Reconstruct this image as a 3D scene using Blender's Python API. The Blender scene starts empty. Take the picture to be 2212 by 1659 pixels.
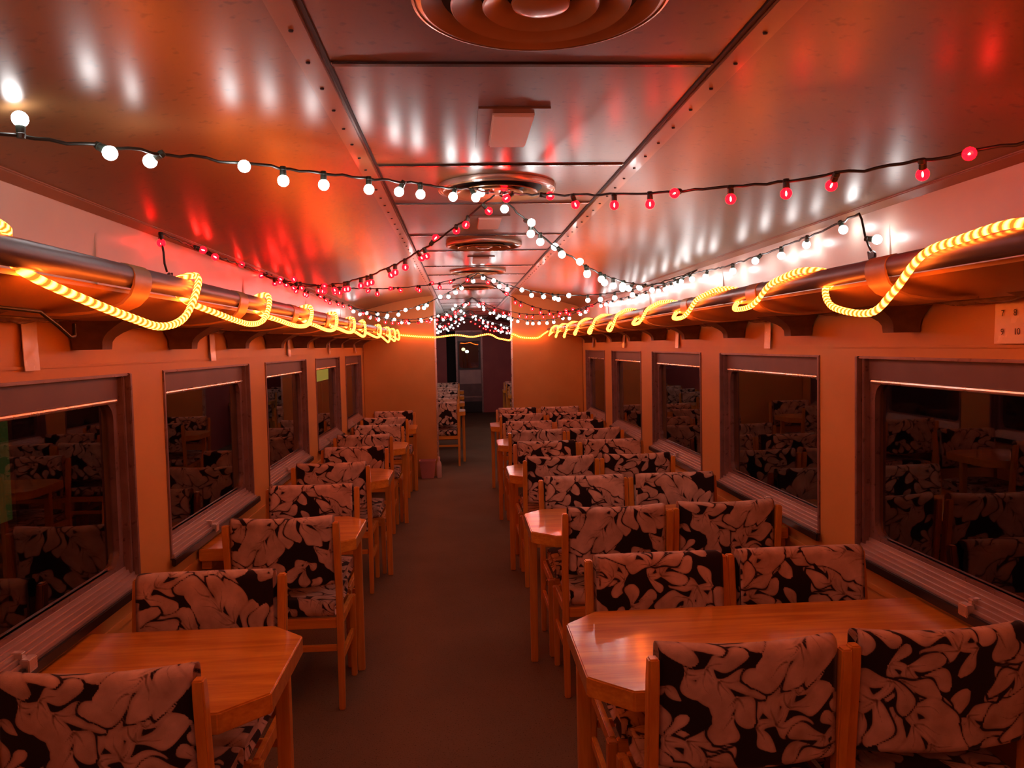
import bpy, bmesh, math, random
import numpy as np
from mathutils import Vector, Matrix

random.seed(7)
SC = bpy.context.scene
COL = SC.collection
PI = math.pi

# ------------------------------------------------------------------ camera
cam_data = bpy.data.cameras.new('camera')
cam_data.sensor_fit = 'HORIZONTAL'
cam_data.sensor_width = 36.0
cam_data.lens = 27.02
cam_data.clip_start = 0.02
cam_data.clip_end = 200
cam = bpy.data.objects.new('camera', cam_data)
COL.objects.link(cam)
RIGHT = Vector((0.9975, -0.0666, -0.0218)).normalized()
UP = Vector((0.0250, 0.0480, 0.9985))
UP = (UP - RIGHT * UP.dot(RIGHT)).normalized()
BACK = RIGHT.cross(UP)
cam.matrix_world = Matrix(((RIGHT.x, UP.x, BACK.x, -0.1617),
                           (RIGHT.y, UP.y, BACK.y, 0.0),
                           (RIGHT.z, UP.z, BACK.z, 1.5957),
                           (0, 0, 0, 1)))
SC.camera = cam

# ------------------------------------------------------------------ world and exposure
world = bpy.data.worlds.new('night')
SC.world = world
world.use_nodes = True
world.node_tree.nodes['Background'].inputs['Color'].default_value = (0.25, 0.3, 0.5, 1)
world.node_tree.nodes['Background'].inputs['Strength'].default_value = 0.004
SC.view_settings.view_transform = 'Standard'
SC.view_settings.look = 'None'
SC.view_settings.gamma = 1
SC.view_settings.use_curve_mapping = False
SC.view_settings.exposure = 0.6
SC.cycles.max_bounces = 7
SC.cycles.diffuse_bounces = 4
SC.cycles.glossy_bounces = 4
SC.cycles.transmission_bounces = 6
SC.cycles.transparent_max_bounces = 12
SC.cycles.caustics_reflective = False
SC.cycles.caustics_refractive = False
SC.cycles.sample_clamp_indirect = 4.0
SC.cycles.use_light_tree = True

# lamp strengths (the carriage is lit by its festoon bulbs and its rope light only)
WHITE_BULB = 19.0
RED_SHELL = 17.0
RED_FILAMENT = 300.0
ROPE = 26.0

# ------------------------------------------------------------------ sizes
HW = 1.36            # half width between the window walls
SEAM = 0.442         # half width of the flat ceiling strip
ZC = 2.241           # flat ceiling
ZT = 2.062           # where the curved ceiling meets the cove
Y0, YP, YE = -1.9, 9.54, 18.6      # rear end, partition, far end
WIN = [(-0.01 + 0.0, 1.27), (1.595, 2.875), (3.17, 4.44), (4.79, 6.05), (6.42, 7.69), (8.06, 9.31)]
ZS, ZH = 0.755, 1.528

# ------------------------------------------------------------------ materials
def nodes_of(name):
    m = bpy.data.materials.new(name)
    m.use_nodes = True
    nt = m.node_tree
    return m, nt, nt.nodes['Principled BSDF']

def rgb(c):
    return (c[0], c[1], c[2], 1)

def setp(p, **kw):
    for k, v in kw.items():
        p.inputs[k.replace('_', ' ')].default_value = v

def mottled(name, c1, c2, scale=6.0, rough=0.5, rvar=0.1, bump=0.0, spec=0.5, stretch=(1, 1, 1), coat=0.0, coat_rough=0.1, detail=5, metallic=0.0, c3=None, fine=60.0):
    m, nt, p = nodes_of(name)
    tc = nt.nodes.new('ShaderNodeTexCoord')
    mp = nt.nodes.new('ShaderNodeMapping')
    mp.inputs['Scale'].default_value = stretch
    nt.links.new(tc.outputs['Object'], mp.inputs['Vector'])
    n = nt.nodes.new('ShaderNodeTexNoise')
    n.inputs['Scale'].default_value = scale
    n.inputs['Detail'].default_value = detail
    nt.links.new(mp.outputs['Vector'], n.inputs['Vector'])
    r = nt.nodes.new('ShaderNodeValToRGB')
    r.color_ramp.elements[0].position = 0.32
    r.color_ramp.elements[1].position = 0.68
    r.color_ramp.elements[0].color = rgb(c1)
    r.color_ramp.elements[1].color = rgb(c2)
    nt.links.new(n.outputs['Fac'], r.inputs['Fac'])
    src = r.outputs['Color']
    if c3 is not None:                       # scattered dark specks and scuffs
        n2 = nt.nodes.new('ShaderNodeTexNoise')
        n2.inputs['Scale'].default_value = fine
        n2.inputs['Detail'].default_value = 3
        nt.links.new(mp.outputs['Vector'], n2.inputs['Vector'])
        r2 = nt.nodes.new('ShaderNodeValToRGB')
        r2.color_ramp.elements[0].position = 0.60
        r2.color_ramp.elements[1].position = 0.72
        nt.links.new(n2.outputs['Fac'], r2.inputs['Fac'])
        mx = nt.nodes.new('ShaderNodeMix')
        mx.data_type = 'RGBA'
        nt.links.new(r2.outputs['Color'], mx.inputs['Factor'])
        nt.links.new(src, mx.inputs['A'])
        mx.inputs['B'].default_value = rgb(c3)
        src = mx.outputs['Result']
    nt.links.new(src, p.inputs['Base Color'])
    mr = nt.nodes.new('ShaderNodeMapRange')
    mr.inputs['To Min'].default_value = max(0.02, rough - rvar)
    mr.inputs['To Max'].default_value = min(1.0, rough + rvar)
    nt.links.new(n.outputs['Fac'], mr.inputs['Value'])
    nt.links.new(mr.outputs['Result'], p.inputs['Roughness'])
    p.inputs['Specular IOR Level'].default_value = spec
    p.inputs['Coat Weight'].default_value = coat
    p.inputs['Coat Roughness'].default_value = coat_rough
    p.inputs['Metallic'].default_value = metallic
    if bump:
        b = nt.nodes.new('ShaderNodeBump')
        b.inputs['Strength'].default_value = bump
        b.inputs['Distance'].default_value = 0.004
        nb = nt.nodes.new('ShaderNodeTexNoise')
        nb.inputs['Scale'].default_value = fine
        nb.inputs['Detail'].default_value = 3
        nt.links.new(mp.outputs['Vector'], nb.inputs['Vector'])
        nt.links.new(nb.outputs['Fac'], b.inputs['Height'])
        nt.links.new(b.outputs['Normal'], p.inputs['Normal'])
    return m

def wood(name, c1, c2, axis, rough, coat, coat_rough=0.08, spec=0.4):
    m, nt, p = nodes_of(name)
    tc = nt.nodes.new('ShaderNodeTexCoord')
    mp = nt.nodes.new('ShaderNodeMapping')
    sc = [16.0, 16.0, 16.0]
    sc[axis] = 1.3
    mp.inputs['Scale'].default_value = sc
    nt.links.new(tc.outputs['Object'], mp.inputs['Vector'])
    n = nt.nodes.new('ShaderNodeTexNoise')
    n.inputs['Scale'].default_value = 1.6
    n.inputs['Detail'].default_value = 8
    n.inputs['Distortion'].default_value = 0.6
    nt.links.new(mp.outputs['Vector'], n.inputs['Vector'])
    n2 = nt.nodes.new('ShaderNodeTexNoise')
    n2.inputs['Scale'].default_value = 9
    n2.inputs['Detail'].default_value = 4
    nt.links.new(mp.outputs['Vector'], n2.inputs['Vector'])
    ad = nt.nodes.new('ShaderNodeMath')
    ad.operation = 'MULTIPLY_ADD'
    ad.inputs[1].default_value = 0.35
    nt.links.new(n2.outputs['Fac'], ad.inputs[0])
    nt.links.new(n.outputs['Fac'], ad.inputs[2])
    r = nt.nodes.new('ShaderNodeValToRGB')
    r.color_ramp.elements[0].position = 0.46
    r.color_ramp.elements[1].position = 0.86
    r.color_ramp.elements[0].color = rgb(c1)
    r.color_ramp.elements[1].color = rgb(c2)
    nt.links.new(ad.outputs[0], r.inputs['Fac'])
    nt.links.new(r.outputs['Color'], p.inputs['Base Color'])
    p.inputs['Roughness'].default_value = rough
    p.inputs['Specular IOR Level'].default_value = spec
    p.inputs['Coat Weight'].default_value = coat
    p.inputs['Coat Roughness'].default_value = coat_rough
    b = nt.nodes.new('ShaderNodeBump')
    b.inputs['Strength'].default_value = 0.10
    b.inputs['Distance'].default_value = 0.002
    nt.links.new(n2.outputs['Fac'], b.inputs['Height'])
    nt.links.new(b.outputs['Normal'], p.inputs['Normal'])
    nt.links.new(b.outputs['Normal'], p.inputs['Coat Normal'])
    return m

def plain(name, c, rough=0.5, metallic=0.0, spec=0.5, coat=0.0):
    m, nt, p = nodes_of(name)
    p.inputs['Base Color'].default_value = rgb(c)
    p.inputs['Roughness'].default_value = rough
    p.inputs['Metallic'].default_value = metallic
    p.inputs['Specular IOR Level'].default_value = spec
    p.inputs['Coat Weight'].default_value = coat
    return m

def glow(name, c, strength):
    m = bpy.data.materials.new(name)
    m.use_nodes = True
    nt = m.node_tree
    nt.nodes.clear()
    e = nt.nodes.new('ShaderNodeEmission')
    e.inputs['Color'].default_value = rgb(c)
    e.inputs['Strength'].default_value = strength
    o = nt.nodes.new('ShaderNodeOutputMaterial')
    nt.links.new(e.outputs[0], o.inputs['Surface'])
    return m

M = {}
M['ceiling'] = mottled('varnished_ceiling', (0.135, 0.066, 0.024), (0.185, 0.092, 0.036), 2.2, 0.335, 0.05, 0.02, 0.52, c3=(0.10, 0.05, 0.022), fine=38, coat=0.12, coat_rough=0.25)
M['wall'] = mottled('cream_wall_paint', (0.54, 0.28, 0.075), (0.60, 0.325, 0.095), 3.0, 0.42, 0.06, 0.03, 0.4)
M['cove'] = mottled('white_cove_paint', (0.56, 0.49, 0.42), (0.64, 0.56, 0.48), 3.0, 0.33, 0.06, 0.02, 0.5)
M['maroon'] = mottled('red_lit_wall_paint', (0.44, 0.10, 0.10), (0.52, 0.13, 0.12), 3.0, 0.45, 0.06)  # far wall paint with the red lamplight put into its colour
M['trim'] = mottled('brown_trim', (0.22, 0.10, 0.055), (0.28, 0.14, 0.08), 8.0, 0.35, 0.06)
M['pale_metal'] = mottled('pale_metal', (0.62, 0.56, 0.52), (0.72, 0.66, 0.60), 9.0, 0.28, 0.06, metallic=0.8)
M['dark'] = plain('dark_gap', (0.012, 0.01, 0.01), 0.7)
M['black_gloss'] = plain('black_rubber', (0.014, 0.012, 0.012), 0.38)
M['batten'] = plain('dark_bright_batten', (0.16, 0.13, 0.12), 0.2, 0.9)
M['aluminium'] = mottled('aged_aluminium', (0.25, 0.17, 0.16), (0.33, 0.23, 0.22), 14.0, 0.36, 0.08, metallic=0.6, c3=(0.16, 0.10, 0.09), fine=40)
M['sill'] = mottled('ribbed_sill_metal', (0.46, 0.38, 0.37), (0.56, 0.47, 0.45), 3.0, 0.30, 0.01, metallic=0.55)
M['strip'] = mottled('pale_cover_strip', (0.26, 0.14, 0.065), (0.32, 0.18, 0.085), 5.0, 0.34, 0.05, coat=0.2)
M['transom'] = mottled('grey_transom', (0.115, 0.075, 0.08), (0.15, 0.10, 0.105), 6.0, 0.45, 0.06)
M['carpet'] = mottled('worn_carpet', (0.16, 0.12, 0.078), (0.185, 0.14, 0.092), 2.2, 0.95, 0.03, 1.0, 0.1, c3=(0.045, 0.032, 0.02), fine=150)
M['chair_wood'] = wood('orange_chair_wood', (0.60, 0.235, 0.026), (0.80, 0.38, 0.06), 2, 0.36, 0.35, 0.15)
M['rail_wood'] = wood('orange_rail_wood', (0.60, 0.235, 0.026), (0.80, 0.38, 0.06), 0, 0.36, 0.35, 0.15)
M['table_wood'] = wood('glossy_table_wood', (0.56, 0.21, 0.022), (0.84, 0.42, 0.06), 0, 0.30, 1.0, 0.13)
M['rail_metal'] = mottled('dull_rail_metal', (0.12, 0.10, 0.115), (0.15, 0.125, 0.14), 12.0, 0.38, 0.04, metallic=0.2)
M['strap'] = mottled('bronze_strap', (0.36, 0.20, 0.075), (0.44, 0.26, 0.10), 20.0, 0.38, 0.06)
M['tray'] = mottled('brown_rack_tray', (0.48, 0.25, 0.07), (0.56, 0.30, 0.095), 5.0, 0.4, 0.06)
M['bracket'] = mottled('dark_cast_bracket', (0.10, 0.055, 0.035), (0.15, 0.085, 0.05), 25.0, 0.45, 0.06)
M['foil'] = mottled('crumpled_edging', (0.16, 0.10, 0.07), (0.24, 0.16, 0.11), 30.0, 0.22, 0.1, 0.9, 0.7, fine=22)
M['paper'] = mottled('laminated_paper', (0.68, 0.58, 0.55), (0.76, 0.66, 0.62), 18.0, 0.25, 0.1, 0.7, 0.6, fine=16)
M['ink'] = plain('black_ink', (0.03, 0.02, 0.02), 0.5)
M['diffuser'] = plain('milky_diffuser', (0.80, 0.70, 0.64), 0.5)
M['fan_ring'] = mottled('bronze_fan_ring', (0.30, 0.16, 0.07), (0.40, 0.22, 0.10), 8.0, 0.3, 0.06, coat=0.4)
M['fan_rim'] = plain('worn_bright_rim', (0.55, 0.45, 0.38), 0.25, 0.6)
M['cable'] = plain('dark_green_cable', (0.012, 0.016, 0.012), 0.45)
M['socket'] = plain('dark_green_socket', (0.02, 0.035, 0.025), 0.4)
M['white_bulb'] = glow('white_led_globe', (1.0, 0.97, 0.95), WHITE_BULB)
M['red_fil'] = glow('red_bulb_filament', (1.0, 0.42, 0.25), RED_FILAMENT)
M['bin'] = mottled('pink_plastic', (0.50, 0.22, 0.22), (0.56, 0.26, 0.25), 6.0, 0.4, 0.05)
M['bottle'] = mottled('milky_plastic', (0.66, 0.55, 0.52), (0.72, 0.60, 0.56), 6.0, 0.35, 0.05)
M['poster'] = mottled('glossy_poster', (0.60, 0.50, 0.50), (0.72, 0.62, 0.58), 5.0, 0.25, 0.05, coat=0.5)
M['door_panel'] = mottled('dull_door_panel', (0.17, 0.11, 0.11), (0.23, 0.15, 0.15), 5.0, 0.3, 0.06)

def red_glass():
    m = bpy.data.materials.new('red_bulb_glass')
    m.use_nodes = True
    nt = m.node_tree
    nt.nodes.clear()
    t = nt.nodes.new('ShaderNodeBsdfTransparent')
    t.inputs['Color'].default_value = (1.0, 0.10, 0.10, 1)
    g = nt.nodes.new('ShaderNodeBsdfGlossy')
    g.inputs['Roughness'].default_value = 0.1
    e = nt.nodes.new('ShaderNodeEmission')
    e.inputs['Color'].default_value = (1.0, 0.001, 0.003, 1)
    e.inputs['Strength'].default_value = RED_SHELL
    m1 = nt.nodes.new('ShaderNodeMixShader')
    m1.inputs['Fac'].default_value = 0.08
    nt.links.new(t.outputs[0], m1.inputs[1])
    nt.links.new(g.outputs[0], m1.inputs[2])
    ad = nt.nodes.new('ShaderNodeMixShader')
    ad.inputs['Fac'].default_value = 0.66
    nt.links.new(m1.outputs[0], ad.inputs[1])
    nt.links.new(e.outputs[0], ad.inputs[2])
    o = nt.nodes.new('ShaderNodeOutputMaterial')
    nt.links.new(ad.outputs[0], o.inputs['Surface'])
    return m
M['red_glass'] = red_glass()

def pane_glass():
    m = bpy.data.materials.new('window_glass')
    m.use_nodes = True
    nt = m.node_tree
    nt.nodes.clear()
    t = nt.nodes.new('ShaderNodeBsdfTransparent')
    t.inputs['Color'].default_value = (0.86, 0.88, 0.88, 1)
    g = nt.nodes.new('ShaderNodeBsdfGlossy')
    g.inputs['Roughness'].default_value = 0.015
    fr = nt.nodes.new('ShaderNodeFresnel')
    fr.inputs['IOR'].default_value = 2.3
    ge = nt.nodes.new('ShaderNodeNewGeometry')         # only the outer face of the pane mirrors
    fc = nt.nodes.new('ShaderNodeMath')
    fc.operation = 'SUBTRACT'
    fc.inputs[0].default_value = 1.0
    nt.links.new(ge.outputs['Backfacing'], fc.inputs[1])
    fm = nt.nodes.new('ShaderNodeMath')
    fm.operation = 'MULTIPLY'
    nt.links.new(fc.outputs[0], fm.inputs[0])
    nt.links.new(fr.outputs[0], fm.inputs[1])
    mx = nt.nodes.new('ShaderNodeMixShader')
    nt.links.new(fm.outputs[0], mx.inputs['Fac'])
    nt.links.new(t.outputs[0], mx.inputs[1])
    nt.links.new(g.outputs[0], mx.inputs[2])
    o = nt.nodes.new('ShaderNodeOutputMaterial')
    nt.links.new(mx.outputs[0], o.inputs['Surface'])
    return m
M['glass'] = pane_glass()

def rope_mat():
    m = bpy.data.materials.new('orange_rope_light')
    m.use_nodes = True
    nt = m.node_tree
    nt.nodes.clear()
    a = nt.nodes.new('ShaderNodeAttribute')
    a.attribute_name = 'twist'
    s = nt.nodes.new('ShaderNodeMath')
    s.operation = 'SINE'
    nt.links.new(a.outputs['Fac'], s.inputs[0])
    mr = nt.nodes.new('ShaderNodeMapRange')
    mr.inputs['From Min'].default_value = -0.7
    mr.inputs['From Max'].default_value = 0.9
    nt.links.new(s.outputs[0], mr.inputs['Value'])
    r = nt.nodes.new('ShaderNodeValToRGB')
    r.color_ramp.elements[0].color = (1.0, 0.035, 0.003, 1)
    r.color_ramp.elements[1].color = (1.0, 0.19, 0.017, 1)
    nt.links.new(mr.outputs['Result'], r.inputs['Fac'])
    st = nt.nodes.new('ShaderNodeMapRange')
    st.inputs['To Min'].default_value = ROPE * 0.25
    st.inputs['To Max'].default_value = ROPE
    nt.links.new(mr.outputs['Result'], st.inputs['Value'])
    e = nt.nodes.new('ShaderNodeEmission')
    nt.links.new(r.outputs['Color'], e.inputs['Color'])
    nt.links.new(st.outputs['Result'], e.inputs['Strength'])
    o = nt.nodes.new('ShaderNodeOutputMaterial')
    nt.links.new(e.outputs[0], o.inputs['Surface'])
    return m
M['rope'] = rope_mat()

def leaf_fabric():
    m, nt, p = nodes_of('leaf_damask_fabric')
    def attr(n):
        a = nt.nodes.new('ShaderNodeAttribute')
        a.attribute_name = n
        return a.outputs['Fac']
    def band(v, lo, hi):
        r = nt.nodes.new('ShaderNodeMapRange')
        r.inputs['From Min'].default_value = lo
        r.inputs['From Max'].default_value = hi
        nt.links.new(v, r.inputs['Value'])
        return r.outputs['Result']
    tc = nt.nodes.new('ShaderNodeTexCoord')
    n = nt.nodes.new('ShaderNodeTexNoise')
    n.inputs['Scale'].default_value = 15
    n.inputs['Detail'].default_value = 4
    nt.links.new(tc.outputs['Object'], n.inputs['Vector'])
    r = nt.nodes.new('ShaderNodeValToRGB')
    r.color_ramp.elements[0].position = 0.3
    r.color_ramp.elements[1].position = 0.7
    r.color_ramp.elements[0].color = (0.42, 0.30, 0.225, 1)
    r.color_ramp.elements[1].color = (0.74, 0.56, 0.45, 1)
    nt.links.new(n.outputs['Fac'], r.inputs['Fac'])
    ground = (0.016, 0.009, 0.011, 1)
    cur = r.outputs['Color']
    def mixin(fac, a, bcol, invert=False):
        mx = nt.nodes.new('ShaderNodeMix')
        mx.data_type = 'RGBA'
        nt.links.new(fac, mx.inputs['Factor'])
        mx.inputs['A'].default_value = bcol
        nt.links.new(a, mx.inputs['B'])
        return mx.outputs['Result']
    cur = mixin(band(attr('edge'), -0.005, 0.009), cur, (0.22, 0.13, 0.11, 1))
    cur = mixin(band(attr('vein'), 0.0004, 0.0034), cur, (0.15, 0.09, 0.075, 1))
    cur = mixin(band(attr('edge'), 0.0016, 0.0036), cur, (0.022, 0.013, 0.014, 1))
    cur = mixin(band(attr('leaf'), -0.0004, -0.0026), cur, ground)
    nt.links.new(cur, p.inputs['Base Color'])
    p.inputs['Roughness'].default_value = 0.85
    p.inputs['Specular IOR Level'].default_value = 0.15
    p.inputs['Sheen Weight'].default_value = 0.15
    b = nt.nodes.new('ShaderNodeBump')
    b.inputs['Strength'].default_value = 0.35
    b.inputs['Distance'].default_value = 0.0015
    nf = nt.nodes.new('ShaderNodeTexNoise')
    nf.inputs['Scale'].default_value = 420
    nt.links.new(tc.outputs['Object'], nf.inputs['Vector'])
    nt.links.new(nf.outputs['Fac'], b.inputs['Height'])
    nt.links.new(b.outputs['Normal'], p.inputs['Normal'])
    return m
M['fabric'] = leaf_fabric()

# ------------------------------------------------------------------ mesh helpers
class MB:
    """collects vertices and faces of ONE mesh object"""
    def __init__(self):
        self.v, self.f = [], []
    def add(self, vs, fs):
        o = len(self.v)
        self.v += [tuple(x) for x in vs]
        self.f += [tuple(i + o for i in q) for q in fs]
        return self
    def box(self, x0, x1, y0, y1, z0, z1):
        return self.add([(x0, y0, z0), (x1, y0, z0), (x1, y1, z0), (x0, y1, z0), (x0, y0, z1), (x1, y0, z1), (x1, y1, z1), (x0, y1, z1)],
                        [(3, 2, 1, 0), (4, 5, 6, 7), (0, 1, 5, 4), (1, 2, 6, 5), (2, 3, 7, 6), (3, 0, 4, 7)])
    def prism(self, poly, y0, y1):
        """closed polygon of (x, z) pushed along y"""
        n = len(poly)
        vs = [(x, y0, z) for x, z in poly] + [(x, y1, z) for x, z in poly]
        fs = [tuple(range(n)), tuple(range(2 * n - 1, n - 1, -1))]
        fs += [(i, i + n, (i + 1) % n + n, (i + 1) % n) for i in range(n)]
        return self.add(vs, fs)
    def slab(self, poly, z0, z1):
        """closed polygon of (x, y) pushed along z"""
        n = len(poly)
        vs = [(x, y, z0) for x, y in poly] + [(x, y, z1) for x, y in poly]
        fs = [tuple(range(n - 1, -1, -1)), tuple(range(n, 2 * n))]
        fs += [(i, (i + 1) % n, (i + 1) % n + n, i + n) for i in range(n)]
        return self.add(vs, fs)
    def sheet(self, poly, y0, y1, closed=False):
        n = len(poly)
        vs = [(x, y0, z) for x, z in poly] + [(x, y1, z) for x, z in poly]
        fs = [(i, i + n, i + 1 + n, i + 1) for i in range(n - 1)]
        return self.add(vs, fs)
    def tube(self, path, r, n=10, caps=True):
        P = [Vector(q) for q in path]
        rr = r if hasattr(r, '__len__') else [r] * len(P)
        prev = None
        vs, fs = [], []
        for i, q in enumerate(P):
            t = (P[min(i + 1, len(P) - 1)] - P[max(i - 1, 0)]).normalized()
            if prev is None:
                a = Vector((0, 0, 1)) if abs(t.z) < 0.9 else Vector((1, 0, 0))
                u = t.cross(a).normalized()
            else:
                u = (prev - t * prev.dot(t)).normalized()
            prev = u
            w = t.cross(u)
            for k in range(n):
                a = 2 * PI * k / n
                vs.append(q + (u * math.cos(a) + w * math.sin(a)) * rr[i])
        for i in range(len(P) - 1):
            for k in range(n):
                fs.append((i * n + k, i * n + (k + 1) % n, (i + 1) * n + (k + 1) % n, (i + 1) * n + k))
        if caps:
            fs.append(tuple(range(n - 1, -1, -1)))
            fs.append(tuple((len(P) - 1) * n + k for k in range(n)))
        return self.add(vs, fs)
    def lathe(self, prof, n=48, centre=(0, 0, 0), close=False):
        cx, cy, cz = centre
        vs, fs = [], []
        for r, z in prof:
            for k in range(n):
                a = 2 * PI * k / n
                vs.append((cx + r * math.cos(a), cy + r * math.sin(a), cz + z))
        m = len(prof)
        for i in range(m - 1):
            for k in range(n):
                fs.append((i * n + k, i * n + (k + 1) % n, (i + 1) * n + (k + 1) % n, (i + 1) * n + k))
        if close:
            for k in range(n):
                fs.append(((m - 1) * n + k, (m - 1) * n + (k + 1) % n, (k + 1) % n, k))
        return self.add(vs, fs)
    def mesh(self, name, mat, smooth=False, bevel=0.0):
        me = bpy.data.meshes.new(name)
        me.from_pydata(self.v, [], self.f)
        bm = bmesh.new()
        bm.from_mesh(me)
        bmesh.ops.recalc_face_normals(bm, faces=bm.faces)
        if bevel:
            bmesh.ops.bevel(bm, geom=[e for e in bm.edges if len(e.link_faces) == 2 and e.calc_face_angle(0) > 0.5], offset=bevel, segments=2, affect='EDGES', clamp_overlap=True)
        bm.to_mesh(me)
        bm.free()
        me.materials.append(mat)
        if smooth:
            me.shade_smooth()
            if smooth != True:
                me.set_sharp_from_angle(angle=smooth)
        return me

def link(name, me, parent=None, loc=(0, 0, 0), rotz=0.0):
    o = bpy.data.objects.new(name, me)
    COL.objects.link(o)
    o.location = loc
    if rotz:
        o.rotation_euler = (0, 0, rotz)
    if parent is not None:
        o.parent = parent
    return o

def tag(o, label=None, cat=None, group=None, kind=None):
    if label:
        o['label'] = label
    if cat:
        o['category'] = cat
    if group:
        o['group'] = group
    if kind:
        o['kind'] = kind
    return o

def thing(name, label, cat, loc=(0, 0, 0), rotz=0.0, group=None):
    o = bpy.data.objects.new(name, None)
    o.empty_display_size = 0.05
    COL.objects.link(o)
    o.location = loc
    o.rotation_euler = (0, 0, rotz)
    return tag(o, label, cat, group)

def struct(name, me, label, cat):
    return tag(link(name, me), label, cat, kind='structure')

def arc_ceiling(x):
    """height of the ceiling above x"""
    a = abs(x)
    if a <= SEAM:
        return ZC
    u = (a - SEAM) / (1.342 - SEAM)
    return ZC - (ZC - ZT) * (0.45 * u + 0.55 * u * u)

# ------------------------------------------------------------------ the setting
struct('floor', MB().box(-HW - 0.1, HW + 0.1, Y0 - 0.1, YE + 0.4, -0.06, 0.0).mesh('floor', M['carpet']), 'dark brown worn carpet along the aisle and under the chairs', 'floor')

def wall_side(sg, nm, label):
    b = MB()
    xa, xb = sg * HW, sg * (HW + 0.11)
    x0, x1 = min(xa, xb), max(xa, xb)
    b.box(x0, x1, Y0, YP, 0, ZS)                     # below the windows
    b.box(x0, x1, Y0, YP, ZH, 1.72)                  # above the windows
    ys = [Y0] + [v for w in WIN for v in w] + [YP]
    for i in range(0, len(ys), 2):
        b.box(x0, x1, ys[i], ys[i + 1], ZS, ZH)
    x = sg * (HW - 0.006)
    b.box(min(x, xa), max(x, xa), Y0, YP, 0.655, 0.675)      # dado bead
    b.box(min(x, xa), max(x, xa), Y0, YP, 1.560, 1.568)      # bead over the windows
    return struct(nm, b.mesh(nm, M['wall'], bevel=0.0), label, 'wall')
wall_side(-1, 'wall_left', 'cream painted left side wall with window openings and posts')
wall_side(1, 'wall_right', 'cream painted right side wall with window openings and posts')

for sg, n in ((-1, 1), (1, 2)):
    b = MB()
    b.prism([(sg * 1.36, 1.72), (sg * 1.352, 1.72), (sg * 1.348, 1.9), (sg * 1.336, ZT), (sg * 1.36, ZT)], Y0, YP)
    for k in range(6):                                # joints between the cove sheets
        y = 0.9 + 1.71 * k
        b.box(min(sg * 1.341, sg * 1.352), max(sg * 1.341, sg * 1.352), y, y + 0.012, 1.72, ZT - 0.02)
    struct('trim_%d' % n, b.mesh('cove', M['cove']), 'pale cove panel above the %s luggage rack' % ('left' if sg < 0 else 'right'), 'trim')
    b = MB()
    b.prism([(sg * 1.338, ZT - 0.012), (sg * 1.30, ZT + 0.006), (sg * 1.300, ZT + 0.026), (sg * 1.345, ZT + 0.012)], Y0, YP)
    struct('trim_%d' % (n + 2), b.mesh('cornice', M['trim'], bevel=0.003), 'brown cornice strip along the %s ceiling edge' % ('left' if sg < 0 else 'right'), 'trim')

# ceiling: flat centre strip and two curved sides in one shell
prof = [(-1.36, ZT - 0.004)] + [(x, arc_ceiling(x)) for x in [-1.342 + (1.342 - SEAM) * i / 12 for i in range(13)]]
prof += [(-x, z) for x, z in reversed(prof)]
top = [(x, z + 0.05) for x, z in reversed(prof)]
b = MB()
b.prism(prof + top, Y0, YE)
struct('ceiling', b.mesh('ceiling', M['ceiling'], smooth=0.35), 'glossy brown sheet ceiling, flat in the middle and curved at both sides', 'ceiling')

tn = [5]
def trim(me, label):
    o = struct('trim_%d' % tn[0], me, label, 'trim')
    tn[0] += 1
    return o
for sg in (-1, 1):
    side = 'left' if sg < 0 else 'right'
    g = MB().box(sg * SEAM - 0.004, sg * SEAM + 0.004, Y0, YE, ZC - 0.0035, ZC + 0.004)
    trim(g.mesh('seam_gap', M['dark']), 'dark %s joint between flat and curved ceiling sheets' % side)
    xs = sorted((sg * (SEAM + 0.010), sg * (SEAM + 0.062)))
    zz = [arc_ceiling(x) for x in xs]
    s = MB().prism([(xs[0], zz[0] + 0.004), (xs[1], zz[1] + 0.004), (xs[1], zz[1] - 0.007), (xs[0], zz[0] - 0.007)], Y0, YE)
    t = trim(s.mesh('seam_strip', M['strip'], bevel=0.0015), 'screwed cover strip beside the %s ceiling joint' % side)
    sc = MB()
    x = sg * (SEAM + 0.040)
    z = arc_ceiling(x)
    y = 0.55
    while y < YP + 3:
        sc.lathe([(0.0, -0.0105), (0.0045, -0.010), (0.006, -0.005), (0.006, 0.0)], 8, (x, y, z))
        y += 0.172
    link('screw_heads', sc.mesh('screw_heads', M['dark'], smooth=True), t)

CP = 1.71
battens = []
for k in range(-1, 10):
    battens += [1.785 + CP * k, 2.765 + CP * k]
for y in battens:
    if not (Y0 < y < YE - 0.3) or abs(y - YP) < 0.1:
        continue
    s = MB().prism([(-SEAM + 0.005, ZC + 0.002), (SEAM - 0.005, ZC + 0.002), (SEAM - 0.005, ZC - 0.006), (-SEAM + 0.005, ZC - 0.006)], y - 0.011, y + 0.011)
    trim(s.mesh('batten', M['batten'], bevel=0.003), 'dark shiny batten across the flat ceiling')

# partition with the open gangway
for sg in (-1, 1):
    poly = [(sg * 0.478, 0.0), (sg * 1.355, 0.0), (sg * 1.355, ZT - 0.02)]
    n = 10
    poly += [(sg * (1.342 - (1.342 - 0.478) * i / n), arc_ceiling(1.342 - (1.342 - 0.478) * i / n) + 0.002) for i in range(n + 1)]
    nm = 'wall_partition_left' if sg < 0 else 'wall_partition_right'
    w = struct(nm, MB().prism(poly, YP, YP + 0.06).mesh(nm, M['wall']), 'cream partition on the %s of the gangway' % ('left' if sg < 0 else 'right'), 'wall')
    j = MB().box(min(sg * 0.462, sg * 0.482), max(sg * 0.462, sg * 0.482), YP - 0.006, YP + 0.066, 0.0, ZC)
    trim(j.mesh('jamb', M['pale_metal'], bevel=0.003), 'pale metal edging on the %s gangway jamb' % ('left' if sg < 0 else 'right'))

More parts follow.
